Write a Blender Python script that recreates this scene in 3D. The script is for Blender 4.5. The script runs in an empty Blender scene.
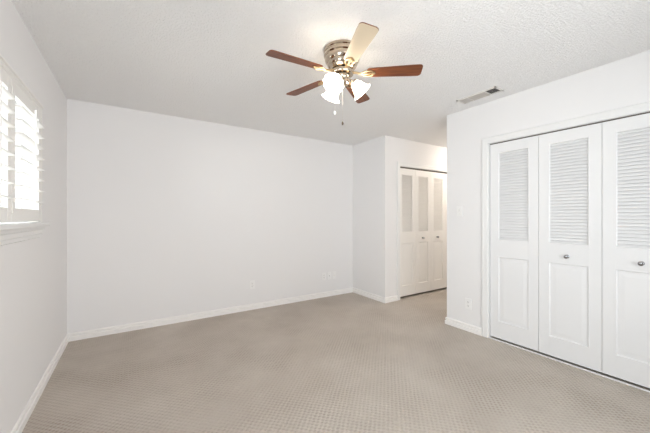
import bpy, bmesh, math, random
from mathutils import Vector, Matrix
PI = math.pi
random.seed(4)
S = bpy.context.scene
C = S.collection

# ------------------------------------------------------------------ camera, world, lights, exposure
cam_d = bpy.data.cameras.new('camera')
cam = bpy.data.objects.new('camera', cam_d)
C.objects.link(cam)
cam.location = (0.5598, -3.9141, 1.2525)
cam.rotation_euler = (PI / 2, 0, -0.5732)
cam_d.sensor_width = 36
cam_d.lens = 297.3 / 650 * 36
cam_d.shift_y = 0.38 / 650
cam_d.clip_start = 0.02
S.camera = cam

wd = bpy.data.worlds.new('world')
S.world = wd
wd.use_nodes = True
bg = wd.node_tree.nodes['Background']
bg.inputs[0].default_value = (0.86, 0.93, 1.0, 1)
bg.inputs[1].default_value = 0.88


def area(name, loc, rot, sx, sy, power, col):
    l = bpy.data.lights.new(name, 'AREA')
    l.shape = 'RECTANGLE'
    l.size, l.size_y, l.energy, l.color = sx, sy, power, col
    o = bpy.data.objects.new(name, l)
    C.objects.link(o)
    o.location, o.rotation_euler = loc, rot
    return o


area('daylight_left_window', (-0.60, -1.70, 1.45), (0, -PI / 2 - 0.25, 0), 1.3, 1.9, 62, (0.95, 0.98, 1.0))
area('fill_light_side', (-0.42, -3.85, 1.40), (0, -PI / 2, 0), 1.7, 1.7, 48, (0.89, 0.95, 1.0))  # added fill to brighten the closet wall, through an invented opening
area('fill_light_rear', (1.6, -5.45, 1.05), (PI / 2 + 0.05, 0, 0), 2.7, 2.0, 116, (0.99, 0.975, 1.0))  # added fill from behind the camera; its opening is made up as well

S.view_settings.view_transform = 'Standard'
S.view_settings.look = 'None'
S.view_settings.gamma = 1
S.view_settings.use_curve_mapping = False
S.view_settings.exposure = 0.01
S.cycles.use_denoising = True
S.cycles.max_bounces = 14
S.cycles.diffuse_bounces = 10
S.cycles.transparent_max_bounces = 16
S.cycles.sample_clamp_indirect = 4


# ------------------------------------------------------------------ materials
def mat(name, col, rough=0.5, metal=0.0, spec=0.5, emit=None, es=0.0, coat=0.0):
    m = bpy.data.materials.new(name)
    m.use_nodes = True
    b = m.node_tree.nodes['Principled BSDF']
    b.inputs['Base Color'].default_value = (*col, 1)
    b.inputs['Roughness'].default_value = rough
    b.inputs['Metallic'].default_value = metal
    b.inputs['Specular IOR Level'].default_value = spec
    b.inputs['Coat Weight'].default_value = coat
    if emit:
        b.inputs['Emission Color'].default_value = (*emit, 1)
        b.inputs['Emission Strength'].default_value = es
    return m


def N(m, t, **kw):
    n = m.node_tree.nodes.new(t)
    for k, v in kw.items():
        if k in n.inputs:
            n.inputs[k].default_value = v
        else:
            setattr(n, k, v)
    return n


def L(m, a, b):
    m.node_tree.links.new(a, b)


def P(m):
    return m.node_tree.nodes['Principled BSDF']


def bumpy(m, scale, strength, dist, detail=3.0, rough=0.5):
    tc = N(m, 'ShaderNodeTexCoord')
    nz = N(m, 'ShaderNodeTexNoise', Scale=scale, Detail=detail, Roughness=rough)
    bp = N(m, 'ShaderNodeBump', Strength=strength, Distance=dist)
    L(m, tc.outputs['Object'], nz.inputs['Vector'])
    L(m, nz.outputs['Fac'], bp.inputs['Height'])
    L(m, bp.outputs['Normal'], P(m).inputs['Normal'])
    return nz


M = {}
M['wall'] = mat('wall_paint', (0.80, 0.793, 0.795), 0.75, spec=0.3)
bumpy(M['wall'], 90, 0.12, 0.002)
M['ceiling'] = mat('textured_ceiling_paint', (0.93, 0.925, 0.92), 0.9, spec=0.2)
m = M['ceiling']
tc = N(m, 'ShaderNodeTexCoord')
vo = N(m, 'ShaderNodeTexNoise', Scale=75.0, Detail=3.0, Roughness=0.6)
rp = N(m, 'ShaderNodeValToRGB')
rp.color_ramp.elements[0].position = 0.44
rp.color_ramp.elements[1].position = 0.60
bp = N(m, 'ShaderNodeBump', Strength=0.76, Distance=0.0068)
L(m, tc.outputs['Object'], vo.inputs['Vector'])
L(m, vo.outputs['Fac'], rp.inputs['Fac'])
L(m, rp.outputs['Color'], bp.inputs['Height'])
L(m, bp.outputs['Normal'], P(m).inputs['Normal'])

M['base'] = mat('white_baseboard_paint', (0.87, 0.855, 0.84), 0.4, spec=0.4)
M['trim'] = mat('white_semigloss_trim', (0.785, 0.785, 0.78), 0.38, spec=0.4)
M['door'] = mat('white_closet_door_paint', (0.785, 0.785, 0.79), 0.4, spec=0.4)
M['cream'] = mat('cream_closet_door_paint', (0.82, 0.80, 0.77), 0.45, spec=0.4)
M['shutter'] = mat('white_shutter_paint', (0.84, 0.825, 0.80), 0.35, spec=0.4)
M['plate'] = mat('white_wall_plate_plastic', (0.84, 0.835, 0.83), 0.35)
M['slot'] = mat('dark_slot', (0.10, 0.095, 0.09), 0.6)
M['chrome'] = mat('polished_nickel', (0.36, 0.36, 0.37), 0.16, 1.0)
M['nickel'] = mat('brushed_nickel_warm', (0.52, 0.44, 0.35), 0.12, 1.0)
M['paleblade'] = mat('pale_cream_blade_face', (0.66, 0.55, 0.40), 0.35, spec=0.5, coat=0.3)
M['brass'] = mat('antique_brass_bracket', (0.50, 0.37, 0.22), 0.28, 1.0)
M['track'] = mat('dark_door_track', (0.13, 0.115, 0.10), 0.5, 0.6)
M['ventm'] = mat('vent_painted_metal', (0.74, 0.72, 0.69), 0.45)
M['slatm'] = mat('vent_slat_metal', (0.50, 0.47, 0.44), 0.5)
M['ventdark'] = mat('vent_duct_inside', (0.045, 0.04, 0.038), 0.8)
M['chain'] = mat('chain_metal', (0.80, 0.76, 0.70), 0.3, 0.8)
M['fob'] = mat('white_pull_fob', (0.85, 0.84, 0.82), 0.4)
M['fobdark'] = mat('dark_pull_fob', (0.10, 0.07, 0.05), 0.4)
M['bulb'] = mat('lit_bulb', (1, 0.95, 0.85), 0.5, emit=(1.0, 0.88, 0.70), es=110)
M['concrete'] = mat('outside_ground', (0.62, 0.62, 0.60), 0.9)
bumpy(M['concrete'], 12, 0.3, 0.01)
M['siding'] = mat('pale_house_siding', (0.80, 0.83, 0.86), 0.8)
M['roof'] = mat('grey_house_roof', (0.30, 0.31, 0.33), 0.9)
M['bluegrey'] = mat('blue_grey_house_trim', (0.26, 0.33, 0.42), 0.7)

# carpet: woven loop rows
m = M['carpet'] = mat('looped_taupe_carpet', (0.42, 0.37, 0.325), 0.95, spec=0.08)
tc = N(m, 'ShaderNodeTexCoord')
sep = N(m, 'ShaderNodeSeparateXYZ')
L(m, tc.outputs['Object'], sep.inputs[0])


def mth(op, a=None, b=None):
    n = N(m, 'ShaderNodeMath', operation=op)
    for i, q in enumerate((a, b)):
        if q is None:
            continue
        if isinstance(q, (int, float)):
            n.inputs[i].default_value = q
        else:
            L(m, q, n.inputs[i])
    return n.outputs[0]


CELL = 0.037     # diagonal rows of pinholes about 26 mm apart
kx = 2 * PI / CELL
wob = N(m, 'ShaderNodeTexNoise', Scale=26.0, Detail=2.0)
L(m, tc.outputs['Object'], wob.inputs['Vector'])
ws = N(m, 'ShaderNodeSeparateColor')
L(m, wob.outputs['Color'], ws.inputs[0])
sx = mth('SINE', mth('MULTIPLY', mth('ADD', sep.outputs[0], mth('MULTIPLY', ws.outputs[0], 0.014)), kx))
sy = mth('SINE', mth('MULTIPLY', mth('ADD', sep.outputs[1], mth('MULTIPLY', ws.outputs[1], 0.014)), kx))
waf = mth('MULTIPLY', sx, sy)
waf01 = mth('ADD', mth('MULTIPLY', waf, 0.5), 0.5)
fine = N(m, 'ShaderNodeTexNoise', Scale=420.0, Detail=2.0)
L(m, tc.outputs['Object'], fine.inputs['Vector'])
big = N(m, 'ShaderNodeTexNoise', Scale=1.6, Detail=4.0, Roughness=0.62)
L(m, tc.outputs['Object'], big.inputs['Vector'])
hgt = mth('ADD', mth('MULTIPLY', waf01, 1.2), mth('MULTIPLY', fine.outputs['Fac'], 0.5))
bp = N(m, 'ShaderNodeBump', Strength=0.9, Distance=0.0045)
L(m, hgt, bp.inputs['Height'])
L(m, bp.outputs['Normal'], P(m).inputs['Normal'])
dots = mth('MINIMUM', mth('MULTIPLY', mth('MAXIMUM', mth('ADD', waf, 0.82), 0.0), 1.1), 1.0)
patch = N(m, 'ShaderNodeTexNoise', Scale=2.4, Detail=3.0)
L(m, tc.outputs['Object'], patch.inputs['Vector'])
wear = mth('MAXIMUM', mth('MINIMUM', mth('MULTIPLY', mth('SUBTRACT', patch.outputs['Fac'], 0.36), 3.4), 1.0), 0.22)
dots = mth('SUBTRACT', 1.0, mth('MULTIPLY', mth('SUBTRACT', 1.0, dots), wear))
mixf = mth('ADD', mth('MULTIPLY', dots, 0.5), mth('MULTIPLY', mth('SUBTRACT', big.outputs['Fac'], 0.25), 0.8))
rp = N(m, 'ShaderNodeValToRGB')
rp.color_ramp.elements[0].position = 0.0
rp.color_ramp.elements[0].color = (0.33, 0.28, 0.235, 1)
rp.color_ramp.elements[1].position = 1.0
rp.color_ramp.elements[1].color = (0.60, 0.545, 0.49, 1)
L(m, mixf, rp.inputs['Fac'])
L(m, rp.outputs['Color'], P(m).inputs['Base Color'])

# fan blade wood
m = M['wood'] = mat('reddish_walnut_blade', (0.2, 0.07, 0.03), 0.45, spec=0.3, coat=0.12)
P(m).inputs['Coat Roughness'].default_value = 0.42
tc = N(m, 'ShaderNodeTexCoord')
mp = N(m, 'ShaderNodeMapping')
mp.inputs['Scale'].default_value = (4, 60, 60)
nz = N(m, 'ShaderNodeTexNoise', Scale=1.5, Detail=5.0, Roughness=0.6)
rp = N(m, 'ShaderNodeValToRGB')
rp.color_ramp.elements[0].position = 0.3
rp.color_ramp.elements[0].color = (0.085, 0.026, 0.012, 1)
rp.color_ramp.elements[1].position = 0.75
rp.color_ramp.elements[1].color = (0.25, 0.075, 0.022, 1)
L(m, tc.outputs['Object'], mp.inputs[0])
L(m, mp.outputs[0], nz.inputs['Vector'])
L(m, nz.outputs['Fac'], rp.inputs['Fac'])
L(m, rp.outputs['Color'], P(m).inputs['Base Color'])

# clear window glass: transparent with a fresnel sheen
m = M['glass'] = bpy.data.materials.new('window_glass')
m.use_nodes = True
nt = m.node_tree
nt.nodes.remove(P(m))
out = nt.nodes['Material Output']
tr = N(m, 'ShaderNodeBsdfTransparent')
tr.inputs[0].default_value = (0.97, 0.985, 0.98, 1)
gl = N(m, 'ShaderNodeBsdfGlossy')
gl.inputs['Roughness'].default_value = 0.02
fr = N(m, 'ShaderNodeFresnel')
fr.inputs['IOR'].default_value = 1.3
mx = N(m, 'ShaderNodeMixShader')
L(m, fr.outputs[0], mx.inputs[0])
L(m, tr.outputs[0], mx.inputs[1])
L(m, gl.outputs[0], mx.inputs[2])
L(m, mx.outputs[0], out.inputs['Surface'])

# lit frosted glass lamp shade
m = M['frost'] = bpy.data.materials.new('lit_frosted_glass')
m.use_nodes = True
nt = m.node_tree
nt.nodes.remove(P(m))
out = nt.nodes['Material Output']
t1 = N(m, 'ShaderNodeBsdfTranslucent')
t1.inputs[0].default_value = (0.98, 0.95, 0.9, 1)
t2 = N(m, 'ShaderNodeBsdfDiffuse')
t2.inputs[0].default_value = (0.95, 0.93, 0.9, 1)
mx = N(m, 'ShaderNodeMixShader')
mx.inputs[0].default_value = 0.3
em = N(m, 'ShaderNodeEmission')
em.inputs[0].default_value = (1.0, 0.92, 0.80, 1)
em.inputs[1].default_value = 4.8
ad = N(m, 'ShaderNodeAddShader')
L(m, t1.outputs[0], mx.inputs[1])
L(m, t2.outputs[0], mx.inputs[2])
L(m, mx.outputs[0], ad.inputs[0])
L(m, em.outputs[0], ad.inputs[1])
L(m, ad.outputs[0], out.inputs['Surface'])


# ------------------------------------------------------------------ mesh helpers
def box(bm, x0, x1, y0, y1, z0, z1, bev=0.0, mtx=None):
    xs, ys, zs = sorted((x0, x1)), sorted((y0, y1)), sorted((z0, z1))
    v = [bm.verts.new((x, y, z)) for x in xs for y in ys for z in zs]
    f = [bm.faces.new([v[i] for i in q]) for q in
         ((0, 1, 3, 2), (4, 6, 7, 5), (0, 4, 5, 1), (2, 3, 7, 6), (0, 2, 6, 4), (1, 5, 7, 3))]
    if mtx:
        for q in v:
            q.co = mtx @ q.co
    if bev:
        es = list({e for q in f for e in q.edges})
        bmesh.ops.bevel(bm, geom=es, offset=bev, segments=2, affect='EDGES', profile=0.7)


def prism(bm, poly, a, b, fn):
    """closed 2-D outline swept from a to b; fn(u, v, t) gives the point"""
    A = [bm.verts.new(fn(u, v, a)) for u, v in poly]
    B = [bm.verts.new(fn(u, v, b)) for u, v in poly]
    n = len(poly)
    for i in range(n):
        bm.faces.new((A[i], A[(i + 1) % n], B[(i + 1) % n], B[i]))
    bm.faces.new(A[::-1])
    bm.faces.new(B)


def lathe(bm, prof, seg=40, mtx=None, cap=True, flute=0.0, nf=0):
    rings = []
    for k, (r, z) in enumerate(prof):
        ring = []
        for i in range(seg):
            a = 2 * PI * i / seg
            rr = r
            if flute:
                rr = r * (1 + flute * (k / (len(prof) - 1)) * math.cos(nf * a))
            p = Vector((rr * math.cos(a), rr * math.sin(a), z))
            ring.append(bm.verts.new(mtx @ p if mtx else p))
        rings.append(ring)
    for r0, r1 in zip(rings, rings[1:]):
        for i in range(seg):
            bm.faces.new((r0[i], r0[(i + 1) % seg], r1[(i + 1) % seg], r1[i]))
    if cap:
        bm.faces.new(rings[0][::-1])
        bm.faces.new(rings[-1])


def tube(bm, pts, r, seg=10):
    pts = [Vector(p) for p in pts]
    rings = []
    for i, p in enumerate(pts):
        d = (pts[min(i + 1, len(pts) - 1)] - pts[max(i - 1, 0)]).normalized()
        q = d.to_track_quat('Z', 'Y').to_matrix()
        rr = r[i] if isinstance(r, (list, tuple)) else r
        rings.append([bm.verts.new(p + q @ Vector((rr * math.cos(2 * PI * k / seg), rr * math.sin(2 * PI * k / seg), 0)))
                      for k in range(seg)])
    for r0, r1 in zip(rings, rings[1:]):
        for i in range(seg):
            bm.faces.new((r0[i], r0[(i + 1) % seg], r1[(i + 1) % seg], r1[i]))
    bm.faces.new(rings[0][::-1])
    bm.faces.new(rings[-1])


def obj(name, bm, m, parent=None, smooth=False):
    bmesh.ops.recalc_face_normals(bm, faces=bm.faces)
    me = bpy.data.meshes.new(name)
    bm.to_mesh(me)
    bm.free()
    me.materials.append(m)
    if smooth:
        for p in me.polygons:
            p.use_smooth = True
        me.set_sharp_from_angle(angle=math.radians(40))
    o = bpy.data.objects.new(name, me)
    C.objects.link(o)
    if parent:
        o.parent = parent
    return o


def tag(o, label, cat, group=None, kind=None):
    o['label'] = label
    o['category'] = cat
    if group:
        o['group'] = group
    if kind:
        o['kind'] = kind
    return o


def empty(name, loc, rz=0.0):
    o = bpy.data.objects.new(name, None)
    C.objects.link(o)
    o.location = loc
    o.rotation_euler = (0, 0, rz)
    o.empty_display_size = 0.1
    return o


def boxes(lst, bev=0.0):
    bm = bmesh.new()
    for b in lst:
        box(bm, *b, bev=bev)
    return bm


def struct(name, bm, m, label, cat):
    return tag(obj(name, bm, m), label, cat, kind='structure')


def copy_tree(o, parent=None):
    c = o.copy()
    C.objects.link(c)
    if parent is not None:
        c.parent = parent
    for ch in [q for q in list(C.objects) if q.parent == o]:
        copy_tree(ch, c)
    return c


# ------------------------------------------------------------------ the room
H = 2.44
W0, J = 3.639, 0.752          # short side wall of the jog, hall closet wall
W, E, O, DT = 3.651, -1.760, -2.2414, 2.012   # right closet wall, its corner, opening, opening top
OE = O - 4 * 0.4428           # far end of the opening
YR = -5.0                     # rear wall
XH = 6.4                      # hall end
WY0, WY1, WZ0, WZ1 = -2.28, -1.04, 1.216, 2.02   # left window opening
LY0, LY1, LZ0, LZ1 = -4.60, -3.10, 0.60, 2.08      # opening for an added, unseen window behind the viewer's shoulder
HX0, HX1 = 3.945, 3.945 + 4 * 0.379              # hall closet opening

struct('floor', boxes([(-0.15, XH + .1, YR - .15, 0.12, -0.06, 0)]), M['carpet'],
       'beige grey looped carpet with a small woven check covering the whole floor', 'carpet')
struct('ceiling', boxes([(-0.15, XH + .1, YR - .15, 0.12, H, H + 0.08)]), M['ceiling'],
       'white ceiling with rough knockdown texture', 'ceiling')
struct('wall_left', boxes([(-0.15, 0, YR - .15, LY0, 0, H), (-0.15, 0, LY1, WY0, 0, H), (-0.15, 0, LY0, LY1, 0, LZ0),
                           (-0.15, 0, LY0, LY1, LZ1, H), (-0.15, 0, WY1, 0.12, 0, H),
                           (-0.15, 0, WY0, WY1, 0, WZ0 - .03), (-0.15, 0, WY0, WY1, WZ1, H)]), M['wall'],
       'white wall on the left that holds the shuttered window', 'wall')
struct('wall_back', boxes([(0, XH + .1, 0, 0.12, 0, H)]), M['wall'],
       'long plain white wall facing the viewer behind the ceiling fan', 'wall')
struct('wall_alcove', boxes([(W0, W0 + .11, -J, 0, 0, H)]), M['wall'],
       'narrow bright white wall stepping forward at the right end of the long wall', 'wall')
struct('wall_hall', boxes([(W0 + .11, HX0, -J, -J + .11, 0, H), (HX0, HX1, -J, -J + .11, DT + .012, H),
                           (HX1, XH, -J, -J + .11, 0, H)]), M['wall'],
       'cream lit hall wall around the far louvered closet', 'wall')
struct('wall_right', boxes([(W, W + .11, O, E, 0, H), (W, W + .11, OE, O, DT, H), (W, W + .11, YR, OE, 0, H)]),
       M['wall'], 'white wall on the right around the large louvered closet', 'wall')
struct('wall_closet', boxes([(W + .11, XH, E - .11, E, 0, H), (W + .72, W + .80, YR, E - .11, 0, H)]), M['wall'],
       'partition between the large closet and the hall', 'wall')
struct('wall_end', boxes([(XH, XH + .1, E - .11, 0, 0, H)]), M['wall'], 'wall at the far end of the hall', 'wall')
RX0, RX1, RZ0, RZ1 = 0.45, 2.75, 0.35, 2.12
struct('wall_rear', boxes([(0, RX0, YR - .15, YR, 0, H), (RX1, W + .8, YR - .15, YR, 0, H),
                           (RX0, RX1, YR - .15, YR, 0, RZ0), (RX0, RX1, YR - .15, YR, RZ1, H)]), M['wall'],
       'wall behind the viewer with an opening for an added window', 'wall')

# baseboards with a stepped profile
PROF = [(0, 0), (0.017, 0), (0.017, 0.041), (0.006, 0.045), (0.006, 0.051), (0.012, 0.055), (0.012, 0.071), (0.006, 0.079), (0, 0.079)]


def run(bm, p0, p1, nrm, m0=0, m1=0):
    """profile along p0->p1 standing off the wall along nrm; m0/m1 mitre the ends (-1 inner, +1 outer corner)"""
    p0, p1, nrm = Vector((*p0, 0)), Vector((*p1, 0)), Vector((*nrm, 0))
    d = (p1 - p0).normalized()
    A = [bm.verts.new(p0 + nrm * u - d * u * m0 + Vector((0, 0, z))) for u, z in PROF]
    B = [bm.verts.new(p1 + nrm * u + d * u * m1 + Vector((0, 0, z))) for u, z in PROF]
    n = len(PROF)
    for i in range(n):
        bm.faces.new((A[i], A[(i + 1) % n], B[(i + 1) % n], B[i]))
    bm.faces.new(A[::-1])
    bm.faces.new(B)


CW = 0.060     # casing width
for nm, segs, lab in (
    ('baseboard_left', [((0, YR), (0, 0), (1, 0), -1, -1)], 'white stepped baseboard along the window wall'),
    ('baseboard_back', [((0, 0), (W0, 0), (0, -1), -1, -1)], 'white stepped baseboard along the long back wall'),
    ('baseboard_alcove', [((W0, 0), (W0, -J), (-1, 0), -1, 1)], 'white baseboard on the short jogged wall'),
    ('baseboard_hall', [((W0, -J), (HX0 - CW, -J), (0, -1), 1, 0), ((HX1 + CW, -J), (XH, -J), (0, -1), 0, 0)],
     'short white baseboard beside the hall closet casing'),
    ('baseboard_right', [((W, O + CW), (W, E), (-1, 0), 0, 1), ((W, E), (XH, E), (0, 1), 1, 0),
                         ((W, YR), (W, OE - CW), (-1, 0), 0, 0)],
     'white baseboard under the light switch wall turning into the hall'),
    ('baseboard_rear', [((0, YR), (W, YR), (0, 1), -1, -1)], 'white baseboard behind the viewer')):
    bm = bmesh.new()
    for s in segs:
        run(bm, *s)
    struct(nm, bm, M['base'], lab, 'baseboard')


# casings: a moulded flat board around each closet opening (local frame: x along wall, -y towards the room)
def casing(name, w, h, loc, rz, m, label):
    bm = bmesh.new()
    prof = [(0, 0), (0.009, 0), (0.011, 0.006), (0.012, 0.036), (0.014, 0.044), (0.014, CW - .004), (0.010, CW), (0, CW)]
    # left, right and head with mitred corners; (d, u): d thickness, u distance outward from the opening

    def sweep(f0, f1):
        A = [bm.verts.new(f0(d, u)) for d, u in prof]
        B = [bm.verts.new(f1(d, u)) for d, u in prof]
        n = len(prof)
        for i in range(n):
            bm.faces.new((A[i], A[(i + 1) % n], B[(i + 1) % n], B[i]))
        bm.faces.new(A[::-1])
        bm.faces.new(B)
    sweep(lambda d, u: (-u, -d, 0), lambda d, u: (-u, -d, h + u))
    sweep(lambda d, u: (-u, -d, h + u), lambda d, u: (w + u, -d, h + u))
    sweep(lambda d, u: (w + u, -d, h + u), lambda d, u: (w + u, -d, 0))
    # jamb lining
    box(bm, -0.0, 0.006, 0, 0.11, 0, h)
    box(bm, w - 0.006, w, 0, 0.11, 0, h)
    box(bm, 0, w, 0, 0.11, h - 0.004, h)
    o = struct(name, bm, m, label, 'casing')
    o.location = loc
    o.rotation_euler = (0, 0, rz)
    return o


casing('trim_1', O - OE, DT, (W, O, 0), -PI / 2, M['trim'], 'white casing framing the large closet opening')
casing('trim_2', HX1 - HX0, DT + .012, (HX0, -J, 0), 0, M['trim'], 'white casing framing the hall closet opening')


# bifold leaves: x 0..w along the opening, front towards -y
def ring(bm, x0, x1, z0, z1, prof):
    """moulding swept round a rectangle; prof = (distance outwards, depth y)"""
    loops = []
    for o_, d in prof:
        loops.append([bm.verts.new(q) for q in ((x0 - o_, d, z0 - o_), (x1 + o_, d, z0 - o_), (x1 + o_, d, z1 + o_), (x0 - o_, d, z1 + o_))])
    for a, b in zip(loops, loops[1:]):
        for i in range(4):
            bm.faces.new((a[i], a[(i + 1) % 4], b[(i + 1) % 4], b[i]))


def leaf_frame(w, st, zb, zt):
    bm = bmesh.new()
    g = 0.0015
    T = 0.030
    rails = [(zb, 0.19), (0.85, 1.02), (1.905, zt)]
    box(bm, g, st, 0, T, zb, zt, bev=0.0015)
    box(bm, w - st, w - g, 0, T, zb, zt, bev=0.0015)
    for a, b in rails:
        box(bm, st, w - st, 0.0003, T, a, b)
    # mouldings round both fields
    for a, b in ((0.19, 0.85), (1.02, 1.905)):
        ring(bm, st, w - st, a, b, [(0.005, 0.0003), (0.004, -0.002), (-0.002, -0.002), (-0.006, 0.001), (-0.010, 0.010)])
    return bm


def leaf_louvers(w, st, pitch, tilt=63):
    bm = bmesh.new()
    n = int(round((1.905 - 1.02) / pitch))
    p = (1.905 - 1.02) / n
    for i in range(n):
        z = 1.02 + (i + .5) * p
        mt = Matrix.Translation((0, 0.014, z)) @ Matrix.Rotation(math.radians(tilt), 4, 'X')
        # front edge low, rear edge high
        box(bm, st, w - st, -0.0170, 0.0170, -0.0028, 0.0028, bev=0.0015, mtx=mt)
    return bm


def leaf_panel(w, st):
    bm = bmesh.new()
    x0, x1, z0, z1 = st, w - st, 0.19, 0.85
    box(bm, x0, x1, 0.007, 0.024, z0, z1)
    # raised field with sloping margin
    a, b = 0.022, 0.050
    lo = [(x0 + a, 0.007, z0 + a), (x1 - a, 0.007, z0 + a), (x1 - a, 0.007, z1 - a), (x0 + a, 0.007, z1 - a)]
    hi = [(x0 + b, 0.004, z0 + b), (x1 - b, 0.004, z0 + b), (x1 - b, 0.004, z1 - b), (x0 + b, 0.004, z1 - b)]
    A = [bm.verts.new(q) for q in lo]
    B = [bm.verts.new(q) for q in hi]
    for i in range(4):
        bm.faces.new((A[i], A[(i + 1) % 4], B[(i + 1) % 4], B[i]))
    bm.faces.new(B)
    bm.faces.new(A[::-1])
    return bm


def knob_bm():
    bm = bmesh.new()
    mt = Matrix.Rotation(PI / 2, 4, 'X')
    lathe(bm, [(0.016, 0), (0.016, 0.003), (0.007, 0.006), (0.006, 0.014), (0.013, 0.019), (0.017, 0.025), (0.016, 0.031),
               (0.009, 0.035), (0.0005, 0.036)], 28, mt)
    return bm


def bifold(n, w, st, zb, loc, rz, m, knob_leaf, knob_x, label, kx=None):
    root = empty('door_%d' % n, loc, rz)
    tag(root, label, 'closet door', kind='structure')
    fm = lm = pm = None
    for i in range(2):
        lf = obj('door_leaf', leaf_frame(w, st, zb, 1.998), m, root)
        lf.location = (i * w, 0, 0)
        obj('louver_panel', leaf_louvers(w, st, 0.0268, 60 if n < 3 else 50), m, lf)
        obj('lower_panel', leaf_panel(w, st), m, lf)
        if i == knob_leaf:
            k = obj('knob', knob_bm(), M['chrome'], lf, smooth=True)
            k.location = (knob_x, 0, 0.914)
            k['label'] = 'round polished metal knob'
    return root


LW = (O - OE - 0.020) / 4
bifold(1, LW, 0.080, 0.022, (W + .022, O - 0.010, 0), -PI / 2, M['door'], 1, LW / 2 - .004,
       'white folding louvered closet door pair beside the wall with the light switch')
bifold(2, LW, 0.080, 0.022, (W + .022, O - 0.010 - 2 * LW, 0), -PI / 2, M['door'], 0, LW / 2,
       'white folding louvered closet door pair at the right edge of the picture')
HW = 0.379
bifold(3, HW, 0.070, 0.034, (HX0, -J + .022, 0), 0, M['cream'], 1, HW * .44,
       'cream folding louvered closet door pair in the hall beside the jogged wall')
bifold(4, HW, 0.070, 0.034, (HX0 + 2 * HW, -J + .022, 0), 0, M['cream'], 0, HW * .42,
       'cream folding louvered closet door pair in the hall, partly behind the switch wall corner')

# tracks and floor strip
o = struct('trim_3', boxes([(W + .024, W + .060, OE + .007, O - .007, 1.9995, DT - .004)]), M['track'],
           'dark metal track above the large closet doors', 'door track')
o = struct('trim_4', boxes([(HX0 + .007, HX1 - .007, -J + .024, -J + .060, 1.9995, DT + .008)]), M['track'],
           'dark metal track above the hall closet doors', 'door track')
bm = boxes([(W + .001, W + .012, OE + .007, O - .007, 0, 0.010)], 0.002)
struct('trim_5', bm, M['trim'], 'thin white floor strip under the large closet doors', 'floor strip')

# ------------------------------------------------------------------ left window, frame and shutters
wn = empty('window_1', (0, (WY0 + WY1) / 2, WZ0))
tag(wn, 'white framed window with open shutters in the left wall', 'window', kind='structure')
cy, cz = (WY0 + WY1) / 2, WZ0


def wobj(name, bm, m, smooth=False):
    bmesh.ops.translate(bm, verts=bm.verts, vec=(0, -cy, -cz))
    return obj(name, bm, m, wn, smooth)


bm = bmesh.new()
# shutter hanging frame, standing slightly proud of the wall
fy0, fy1, fz1 = WY0 - .035, WY1 + .035, WZ1 + .018
for b in ((-0.06, 0.010, WY1 - .010, fy1, WZ0, fz1), (-0.06, 0.010, fy0, WY0 + .010, WZ0, fz1),
          (-0.06, 0.010, WY0 + .010, WY1 - .010, WZ1 - .012, fz1)):
    box(bm, *b, bev=0.003)
box(bm, 0.0, 0.020, fy0, fy1, fz1 - .004, fz1 + .006, bev=0.002)
wobj('shutter_frame', bm, M['shutter'])
bm = bmesh.new()
# window sash: outer frame, meeting rail, muntins
for b in ((-0.13, -0.085, WY0, WY0 + .04, WZ0 - .03, WZ1), (-0.13, -0.085, WY1 - .04, WY1, WZ0 - .03, WZ1),
          (-0.13, -0.085, WY0 + .04, WY1 - .04, WZ0 - .03, WZ0 + .02), (-0.13, -0.085, WY0 + .04, WY1 - .04, WZ1 - .04, WZ1),
          (-0.125, -0.09, WY0 + .04, WY1 - .04, 1.60, 1.632)):
    box(bm, *b, bev=0.002)
wobj('sash', bm, M['trim'])
bm = boxes([(-0.110, -0.106, WY0 + .04, WY1 - .04, WZ0 + .02, 1.60), (-0.110, -0.106, WY0 + .04, WY1 - .04, 1.632, WZ1 - .04)])
wobj('pane', bm, M['glass'])
bm = bmesh.new()
SY0, SY1 = WY0 - .05, WY1 + .045
prism(bm, [(-0.085, 0), (0.047, 0), (0.052, -0.006), (0.052, -0.022), (0.046, -0.031), (-0.085, -0.031)], WY0, WY1,
      lambda u, v, t: (u, t, WZ0 + v))
prism(bm, [(0.0, 0), (0.047, 0), (0.052, -0.006), (0.052, -0.022), (0.046, -0.031), (0.0, -0.031)], SY0, WY0,
      lambda u, v, t: (u, t, WZ0 + v))
prism(bm, [(0.0, 0), (0.047, 0), (0.052, -0.006), (0.052, -0.022), (0.046, -0.031), (0.0, -0.031)], WY1, SY1,
      lambda u, v, t: (u, t, WZ0 + v))
wobj('window_sill', bm, M['trim'])
bm = bmesh.new()
prism(bm, [(0, -0.031), (0.030, -0.031), (0.028, -0.046), (0.017, -0.056), (0.016, -0.078), (0.011, -0.086), (0.011, -0.104),
           (0.0, -0.110)], SY0 + .02, SY1 - .022, lambda u, v, t: (u, t, WZ0 + v))
wobj('apron', bm, M['trim'])


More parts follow.
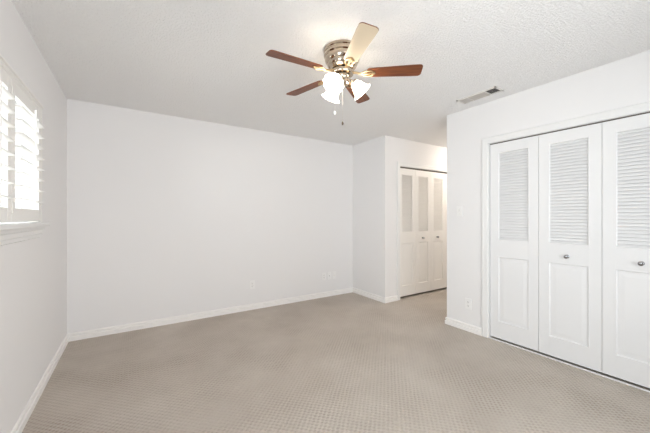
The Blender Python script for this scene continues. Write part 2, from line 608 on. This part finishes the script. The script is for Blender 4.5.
def shutter(y0, y1, label):
    """one hinged shutter panel; origin at its lower centre"""
    root = empty('plantation_shutter', (-0.003, (y0 + y1) / 2, 1.224))
    tag(root, label, 'shutter', 'plantation shutters in the left window')
    h = 2.004 - 1.224
    w = (y1 - y0) / 2 - .0015
    st, T = 0.056, 0.014
    bm = bmesh.new()
    box(bm, -T, T, -w, -w + st, 0, h, bev=0.002)
    obj('stile', bm, M['shutter'], root)
    bm = bmesh.new()
    box(bm, -T, T, w - st, w, 0, h, bev=0.002)
    obj('stile', bm, M['shutter'], root)
    bm = bmesh.new()
    box(bm, -T + .001, T - .001, -w + st, w - st, 0, 0.078, bev=0.001)
    obj('rail', bm, M['shutter'], root)
    bm = bmesh.new()
    box(bm, -T + .001, T - .001, -w + st, w - st, h - .075, h, bev=0.001)
    obj('rail', bm, M['shutter'], root)
    # lens-shaped louver blade
    poly = []
    n = 10
    for i in range(n + 1):
        a = PI * i / n
        poly.append((0.042 * math.cos(a), 0.0048 * math.sin(a)))
    for i in range(1, n):
        a = PI + PI * i / n
        poly.append((0.042 * math.cos(a), 0.0048 * math.sin(a)))
    lv = None
    for k in range(8):
        z = 1.354 + k * 0.0737 - 1.224
        if lv is None:
            bm = bmesh.new()
            prism(bm, poly, -w + st + .001, w - st - .001, lambda u, v, t: (u, t, v))
            lv = obj('louver', bm, M['shutter'], root, smooth=True)
            o = lv
        else:
            o = lv.copy()
            C.objects.link(o)
            o.parent = root
        o.location = (0.004, 0, z)
        o.rotation_euler = (0, -math.radians(3), 0)
    bm = bmesh.new()
    box(bm, 0.044, 0.054, -0.007, 0.007, 0.085, h - .082, bev=0.002)
    obj('tilt_rod', bm, M['shutter'], root)
    for z in (0.05, h - .11):
        bm = bmesh.new()
        tube(bm, [(T + .003, w - .002, z), (T + .003, w - .002, z + .06)], 0.0035)
        hg = obj('hinge', bm, M['ventm'], root, smooth=True)
    return root


shutter(-1.655, WY1 - .012, 'white louvered window shutter panel nearest the room corner')
shutter(WY0 + .012, -1.655, 'white louvered window shutter panel cut off by the left picture edge')

# ------------------------------------------------------------------ added rear and side windows (unseen, made up to let in fill light)
wr = empty('added_window_rear', ((RX0 + RX1) / 2, YR, RZ0))
tag(wr, 'unseen wide window added behind the viewer to light the room', 'window', kind='structure')
mx_, mz_ = (RX0 + RX1) / 2, RZ0


def robj(name, lst, m):
    bm = boxes(lst)
    bmesh.ops.translate(bm, verts=bm.verts, vec=(-mx_, -YR, -mz_))
    return obj(name, bm, m, wr)


ya, yb = YR - .12, YR - .07
robj('sash', [(RX0, RX0 + .05, ya, yb, RZ0, RZ1), (RX1 - .05, RX1, ya, yb, RZ0, RZ1), (RX0 + .05, RX1 - .05, ya, yb, RZ0, RZ0 + .05),
              (RX0 + .05, RX1 - .05, ya, yb, RZ1 - .05, RZ1), (mx_ - .03, mx_ + .03, ya, yb, RZ0 + .05, RZ1 - .05)], M['trim'])
robj('pane', [(RX0 + .05, mx_ - .03, YR - .097, YR - .093, RZ0 + .05, RZ1 - .05),
              (mx_ + .03, RX1 - .05, YR - .097, YR - .093, RZ0 + .05, RZ1 - .05)], M['glass'])


wl = empty('added_window_side', (0, (LY0 + LY1) / 2, LZ0))  # added and out of view, carries the side fill light
tag(wl, 'unseen window added in the left wall beside the viewer to light the room', 'window', kind='structure')


def lobj(name, lst, m):
    bm = boxes(lst)
    bmesh.ops.translate(bm, verts=bm.verts, vec=(0, -(LY0 + LY1) / 2, -LZ0))
    return obj(name, bm, m, wl)


xa, xb = -0.12, -0.07
lobj('sash', [(xa, xb, LY0, LY0 + .05, LZ0, LZ1), (xa, xb, LY1 - .05, LY1, LZ0, LZ1), (xa, xb, LY0 + .05, LY1 - .05, LZ0, LZ0 + .05),
              (xa, xb, LY0 + .05, LY1 - .05, LZ1 - .05, LZ1)], M['trim'])
lobj('pane', [(-0.097, -0.093, LY0 + .05, LY1 - .05, LZ0 + .05, LZ1 - .05)], M['glass'])

# ------------------------------------------------------------------ ceiling fan
FX, FY, FZ = 1.812, -2.200, 2.272
FA = -0.673
fan = empty('ceiling_fan', (FX, FY, H))
tag(fan, 'five-blade hugger ceiling fan with brown blades and three lit glass shades', 'ceiling fan')
fz = FZ - H      # blade plane in local z
bm = bmesh.new()
lathe(bm, [(0.130, 0.0), (0.133, -0.004), (0.133, -0.016), (0.127, -0.022), (0.127, -0.030), (0.130, -0.034), (0.130, -0.046),
           (0.122, -0.054), (0.122, -0.060), (0.124, -0.064), (0.122, -0.080), (0.112, -0.096), (0.108, -0.100), (0.108, -0.106),
           (0.100, -0.122), (0.088, -0.136), (0.070, -0.146), (0.02, -0.148)], 64)
obj('motor_housing', bm, M['nickel'], fan, smooth=True)
bm = bmesh.new()
lathe(bm, [(0.02, -0.148), (0.078, -0.150), (0.082, -0.156), (0.082, -0.170), (0.078, -0.176), (0.02, -0.178)], 48)
obj('flywheel', bm, M['nickel'], fan, smooth=True)
bm = bmesh.new()
lathe(bm, [(0.02, -0.178), (0.050, -0.180), (0.056, -0.186), (0.056, -0.196), (0.050, -0.202), (0.048, -0.222), (0.052, -0.228),
           (0.050, -0.240), (0.034, -0.252), (0.016, -0.258), (0.010, -0.268), (0.002, -0.274)], 48)
obj('switch_housing', bm, M['nickel'], fan, smooth=True)

# blade outline (x outwards from the hub, y across)
R1 = 0.553
half = []
x0, x1 = 0.175, R1


def hw(x):
    t = (x - x0) / (x1 - x0)
    return 0.044 + 0.013 * min(1, t * 1.15)


top = []
for i in range(5):      # root corner
    a = PI / 2 * i / 4
    top.append((x0 + .018 - .018 * math.cos(a), hw(x0) - .018 + .018 * math.sin(a)))
for i in range(1, 9):
    x = x0 + .018 + (x1 - x0 - .018 - .022) * i / 9
    top.append((x, hw(x)))
for i in range(6):
    a = PI / 2 * i / 5
    top.append((x1 - .022 + .022 * math.sin(a), hw(x1) - .022 + .022 * math.cos(a)))
outline = top + [(x, -y) for x, y in reversed(top)]
blade = brk = None
for k in range(5):
    a = FA + k * 2 * PI / 5
    if blade is None:
        bm = bmesh.new()
        prism(bm, outline, -0.003, 0.003, lambda u, v, t: (u, v, t))
        bmesh.ops.bevel(bm, geom=[e for e in bm.edges if abs(e.verts[0].co.z - e.verts[1].co.z) < 1e-5], offset=0.0012,
                        segments=1, affect='EDGES')
        blade = b = obj('blade', bm, M['wood'], fan)
        bm = bmesh.new()
        # ornate bracket: neck from the flywheel, forked plate with open loops under the blade
        tube(bm, [(0.070, 0, 0.008), (0.105, 0, 0.002), (0.135, 0, -0.008), (0.160, 0, -0.008)], [0.010, 0.008, 0.008, 0.007])
        loop = []
        for i in range(25):
            t = 2 * PI * i / 24
            loop.append((0.178 + 0.042 * math.cos(t), 0.026 * math.sin(t) * (1 + .25 * math.cos(t)), -0.0075))
        tube(bm, loop, 0.0055, 8)
        tube(bm, [(0.150, 0, -0.008), (0.175, 0.0, -0.009), (0.205, 0, -0.0075), (0.228, 0, -0.0065)], [0.009, 0.006, 0.006, 0.010])
        for q in ((0.196, 0.022), (0.196, -0.022), (0.226, 0)):
            lathe(bm, [(0.0075, -0.0095), (0.0075, -0.006), (0.006, -0.0034)], 12, Matrix.Translation((q[0], q[1], 0)))
        brk = c = obj('blade_bracket', bm, M['brass'], fan, smooth=True)
    else:
        b = blade.copy()
        c = brk.copy()
        for q in (b, c):
            C.objects.link(q)
            q.parent = fan
    for q in (b, c):
        q.location = (0, 0, fz)
        q.rotation_euler = (Matrix.Rotation(a, 3, 'Z') @ Matrix.Rotation(math.radians(-11), 3, 'X')).to_euler()

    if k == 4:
        # this blade's downward faces get a pale cream colour; the rim stays brown
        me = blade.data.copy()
        me.materials.append(M['paleblade'])
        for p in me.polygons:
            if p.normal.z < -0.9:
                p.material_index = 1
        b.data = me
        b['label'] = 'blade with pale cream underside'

# three lights
CAMRIGHT = -0.5732
for k in range(3):
    a = CAMRIGHT + math.radians(3) + k * 2 * PI / 3
    ca, sa = math.cos(a), math.sin(a)
    # arm
    bm = bmesh.new()
    tube(bm, [(0.040 * ca, 0.040 * sa, -0.212), (0.056 * ca, 0.056 * sa, -0.210), (0.070 * ca, 0.070 * sa, -0.214),
              (0.080 * ca, 0.080 * sa, -0.224)], 0.008)
    ax = Matrix.Translation((0.076 * ca, 0.076 * sa, -0.218)) @ Matrix.Rotation(a, 4, 'Z') @ Matrix.Rotation(PI - math.radians(42), 4, 'Y')
    lathe(bm, [(0.010, -0.002), (0.024, 0.002), (0.026, 0.010), (0.026, 0.024), (0.023, 0.026)], 24, ax)
    obj('lamp_arm', bm, M['nickel'], fan, smooth=True)
    bm = bmesh.new()
    pr = [(0.023, 0.018), (0.027, 0.024), (0.034, 0.036), (0.040, 0.050), (0.044, 0.066), (0.049, 0.082), (0.058, 0.096), (0.070, 0.106)]
    inner = [(r - .0025, z + .0005) for r, z in reversed(pr)]
    lathe(bm, pr, 60, ax, cap=False, flute=0.035, nf=12)
    sh = obj('lamp_shade', bm, M['frost'], fan, smooth=True)
    md = sh.modifiers.new('thick', 'SOLIDIFY')
    md.thickness = 0.0025
    bm = bmesh.new()
    lathe(bm, [(0.010, 0.022), (0.013, 0.034), (0.021, 0.046), (0.026, 0.060), (0.022, 0.074), (0.012, 0.082), (0.001, 0.084)], 24, ax)
    obj('bulb', bm, M['bulb'], sh, smooth=True)

for (px, py, zt, zb, fm) in ((-0.047, 0.026, -0.215, -0.435, 'fob'), (0.006, 0.003, -0.26, -0.505, 'fobdark')):
    bm = bmesh.new()
    n = int((zt - zb) / 0.006)
    for i in range(n):
        z = zt - (i + .5) * (zt - zb) / n
        bmesh.ops.create_icosphere(bm, subdivisions=1, radius=0.0013, matrix=Matrix.Translation((px, py, z)))
    tube(bm, [(px, py, zt), (px, py, zb)], 0.0005, 6)
    ch = obj('pull_chain', bm, M['chain'], fan, smooth=True)
    bm = bmesh.new()
    lathe(bm, [(0.002, zb + .002), (0.005, zb - .004), (0.0075, zb - .014), (0.006, zb - .024), (0.001, zb - .028)], 16,
          Matrix.Translation((px, py, 0)))
    obj('fob', bm, M[fm], ch, smooth=True)

# ------------------------------------------------------------------ ceiling vent
VX0, VX1, VY0, VY1 = 3.325, 3.475, -2.490, -2.090
vent = empty('ceiling_vent', ((VX0 + VX1) / 2, (VY0 + VY1) / 2, H))
tag(vent, 'rectangular slatted metal air vent on the ceiling by the closet wall', 'air vent')
hx, hy = (VX1 - VX0) / 2, (VY1 - VY0) / 2
obj('duct_opening', boxes([(-hx + .02, hx - .02, -hy + .02, hy - .02, -0.0015, -0.0003)]), M['ventdark'], vent)
bm = bmesh.new()
for b in ((-hx, -hx + .022, -hy, hy), (hx - .022, hx, -hy, hy), (-hx, hx, -hy, -hy + .022), (-hx, hx, hy - .022, hy)):
    box(bm, b[0], b[1], b[2], b[3], -0.007, 0, bev=0.002)
for yy in (-hy + .115, hy - .115):
    box(bm, -hx + .02, hx - .02, yy - .003, yy + .003, -0.010, -0.001)
obj('vent_frame', bm, M['ventm'], vent)
# near section: short slats across; middle: long slats; far: short slats leaning the other way
bm = bmesh.new()
for i in range(6):
    y = -hy + .030 + i * 0.0145
    box(bm, -hx + .02, hx - .02, -0.0055, 0.0055, -0.0006, 0.0006, mtx=Matrix.Translation((0, y, -0.007)) @ Matrix.Rotation(math.radians(42), 4, 'X'))
obj('slats', bm, M['slatm'], vent)
bm = bmesh.new()
for i in range(8):
    x = -hx + .028 + i * 0.0134
    box(bm, -0.007, 0.007, -hy + .118, hy - .118, -0.0006, 0.0006, mtx=Matrix.Translation((x, 0, -0.007)) @ Matrix.Rotation(math.radians(40), 4, 'Y'))
obj('slats', bm, M['slatm'], vent)
bm = bmesh.new()
for i in range(6):
    y = hy - .102 + i * 0.0145
    box(bm, -hx + .02, hx - .02, -0.007, 0.007, -0.0006, 0.0006, mtx=Matrix.Translation((0, y, -0.007)) @ Matrix.Rotation(math.radians(-40), 4, 'X'))
obj('slats', bm, M['slatm'], vent)


# ------------------------------------------------------------------ wall plates (front towards -y)
def plate_base(root, w=0.072, h=0.116):
    bm = bmesh.new()
    box(bm, -w / 2, w / 2, -0.006, 0, -h / 2, h / 2, bev=0.0025)
    obj('cover_plate', bm, M['plate'], root)


def screw(root, z):
    bm = bmesh.new()
    lathe(bm, [(0.0035, 0), (0.003, 0.0012), (0.0005, 0.0014)], 12, Matrix.Translation((0, -0.0058, z)) @ Matrix.Rotation(PI / 2, 4, 'X'))
    obj('screw', bm, M['chain'], root)


def outlet(loc, rz, label, name='power_outlet'):
    root = empty(name, loc, rz)
    tag(root, label, 'outlet')
    plate_base(root)
    for s in (-1, 1):
        bm = bmesh.new()
        box(bm, -0.017, 0.017, -0.0085, -0.005, s * .0195 - .014, s * .0195 + .014, bev=0.0015)
        so = obj('socket', bm, M['plate'], root)
        bm = bmesh.new()
        box(bm, -0.0085, -0.0060, -0.0090, -0.0080, s * .0195 - .003, s * .0195 + .007)
        box(bm, 0.0060, 0.0085, -0.0090, -0.0080, s * .0195 - .002, s * .0195 + .006)
        box(bm, -0.0025, 0.0025, -0.0090, -0.0080, s * .0195 - .010, s * .0195 - .005)
        obj('slots', bm, M['slot'], so)
    screw(root, 0)
    return root


outlet((1.914, 0, 0.335), 0, 'white duplex power outlet alone low on the long back wall')
outlet((3.065, 0, 0.322), 0, 'white duplex power outlet, leftmost of the three plates low on the back wall')
outlet((W, -2.028, 0.300), -PI / 2, 'white duplex power outlet low on the wall below the light switch')
r = empty('phone_jack', (3.165, 0, 0.322))
tag(r, 'white phone jack plate, middle one of the three plates low on the back wall', 'wall plate')
plate_base(r)
bm = bmesh.new()
box(bm, -0.009, 0.009, -0.009, -0.005, -0.009, 0.009, bev=0.001)
jk = obj('jack', bm, M['plate'], r)
obj('jack_hole', boxes([(-0.005, 0.005, -0.0095, -0.0085, -0.005, 0.004)]), M['slot'], jk)
screw(r, 0.04)
screw(r, -0.04)
r = empty('cable_jack', (3.255, 0, 0.322))
tag(r, 'white cable jack plate, rightmost of the three plates low on the back wall', 'wall plate')
plate_base(r)
bm = bmesh.new()
lathe(bm, [(0.006, 0.005), (0.006, 0.009), (0.0045, 0.009), (0.0045, 0.016), (0.002, 0.0162)], 16, Matrix.Rotation(PI / 2, 4, 'X'))
obj('connector', bm, M['chain'], r, smooth=True)
screw(r, 0.04)
screw(r, -0.04)
r = empty('light_switch', (W, -1.925, 1.318), -PI / 2)
tag(r, 'white toggle light switch on the wall left of the large closet', 'light switch')
plate_base(r)
bm = bmesh.new()
box(bm, -0.006, 0.006, -0.0075, -0.005, -0.012, 0.012, bev=0.0008)
tg = obj('toggle_slot', bm, M['plate'], r)
bm = bmesh.new()
box(bm, -0.004, 0.004, -0.018, 0, -0.004, 0.004, bev=0.001, mtx=Matrix.Translation((0, -0.006, 0.003)) @ Matrix.Rotation(math.radians(-25), 4, 'X'))
obj('toggle', bm, M['plate'], r)
screw(r, 0.03)
screw(r, -0.03)

# ------------------------------------------------------------------ hall ceiling lamp round the corner
lamp = empty('ceiling_light', (5.45, -1.28, H))
tag(lamp, 'round warm ceiling lamp in the hall, hidden behind the switch wall', 'ceiling light')
bm = bmesh.new()
lathe(bm, [(0.13, 0), (0.135, -0.01), (0.13, -0.022), (0.10, -0.024)], 40)
obj('lamp_base', bm, M['nickel'], lamp, smooth=True)
bm = bmesh.new()
lathe(bm, [(0.125, -0.022), (0.118, -0.045), (0.095, -0.068), (0.055, -0.084), (0.001, -0.09)], 40)
g = mat('lit_warm_glass_dome', (0.9, 0.85, 0.75), 0.5, emit=(1.0, 0.905, 0.79), es=96)
obj('lamp_shade', bm, g, lamp, smooth=True)

# ------------------------------------------------------------------ outside, seen between the louvers
struct('outside_ground', boxes([(-14, -0.15, -8, 16, -0.35, -0.30)]), M['concrete'], 'pale ground outside the window', 'ground')
nb = empty('neighbor_house', (-3.2, 7.0, -0.30))
tag(nb, 'pale house beyond the window glimpsed between the shutter louvers', 'house', kind='structure')
obj('wall', boxes([(-5, 1.9, 0, 4, 0, 2.9)]), M['siding'], nb)
bm = bmesh.new()
prism(bm, [(-5.3, 2.9), (2.3, 2.9), (-1.5, 4.6)], -0.4, 4.4, lambda u, v, t: (u, t, v))
obj('roof', bm, M['roof'], nb)
obj('window', boxes([(0.62, 1.02, -0.04, 0.02, 0.9, 2.3)], 0.01), M['bluegrey'], nb)
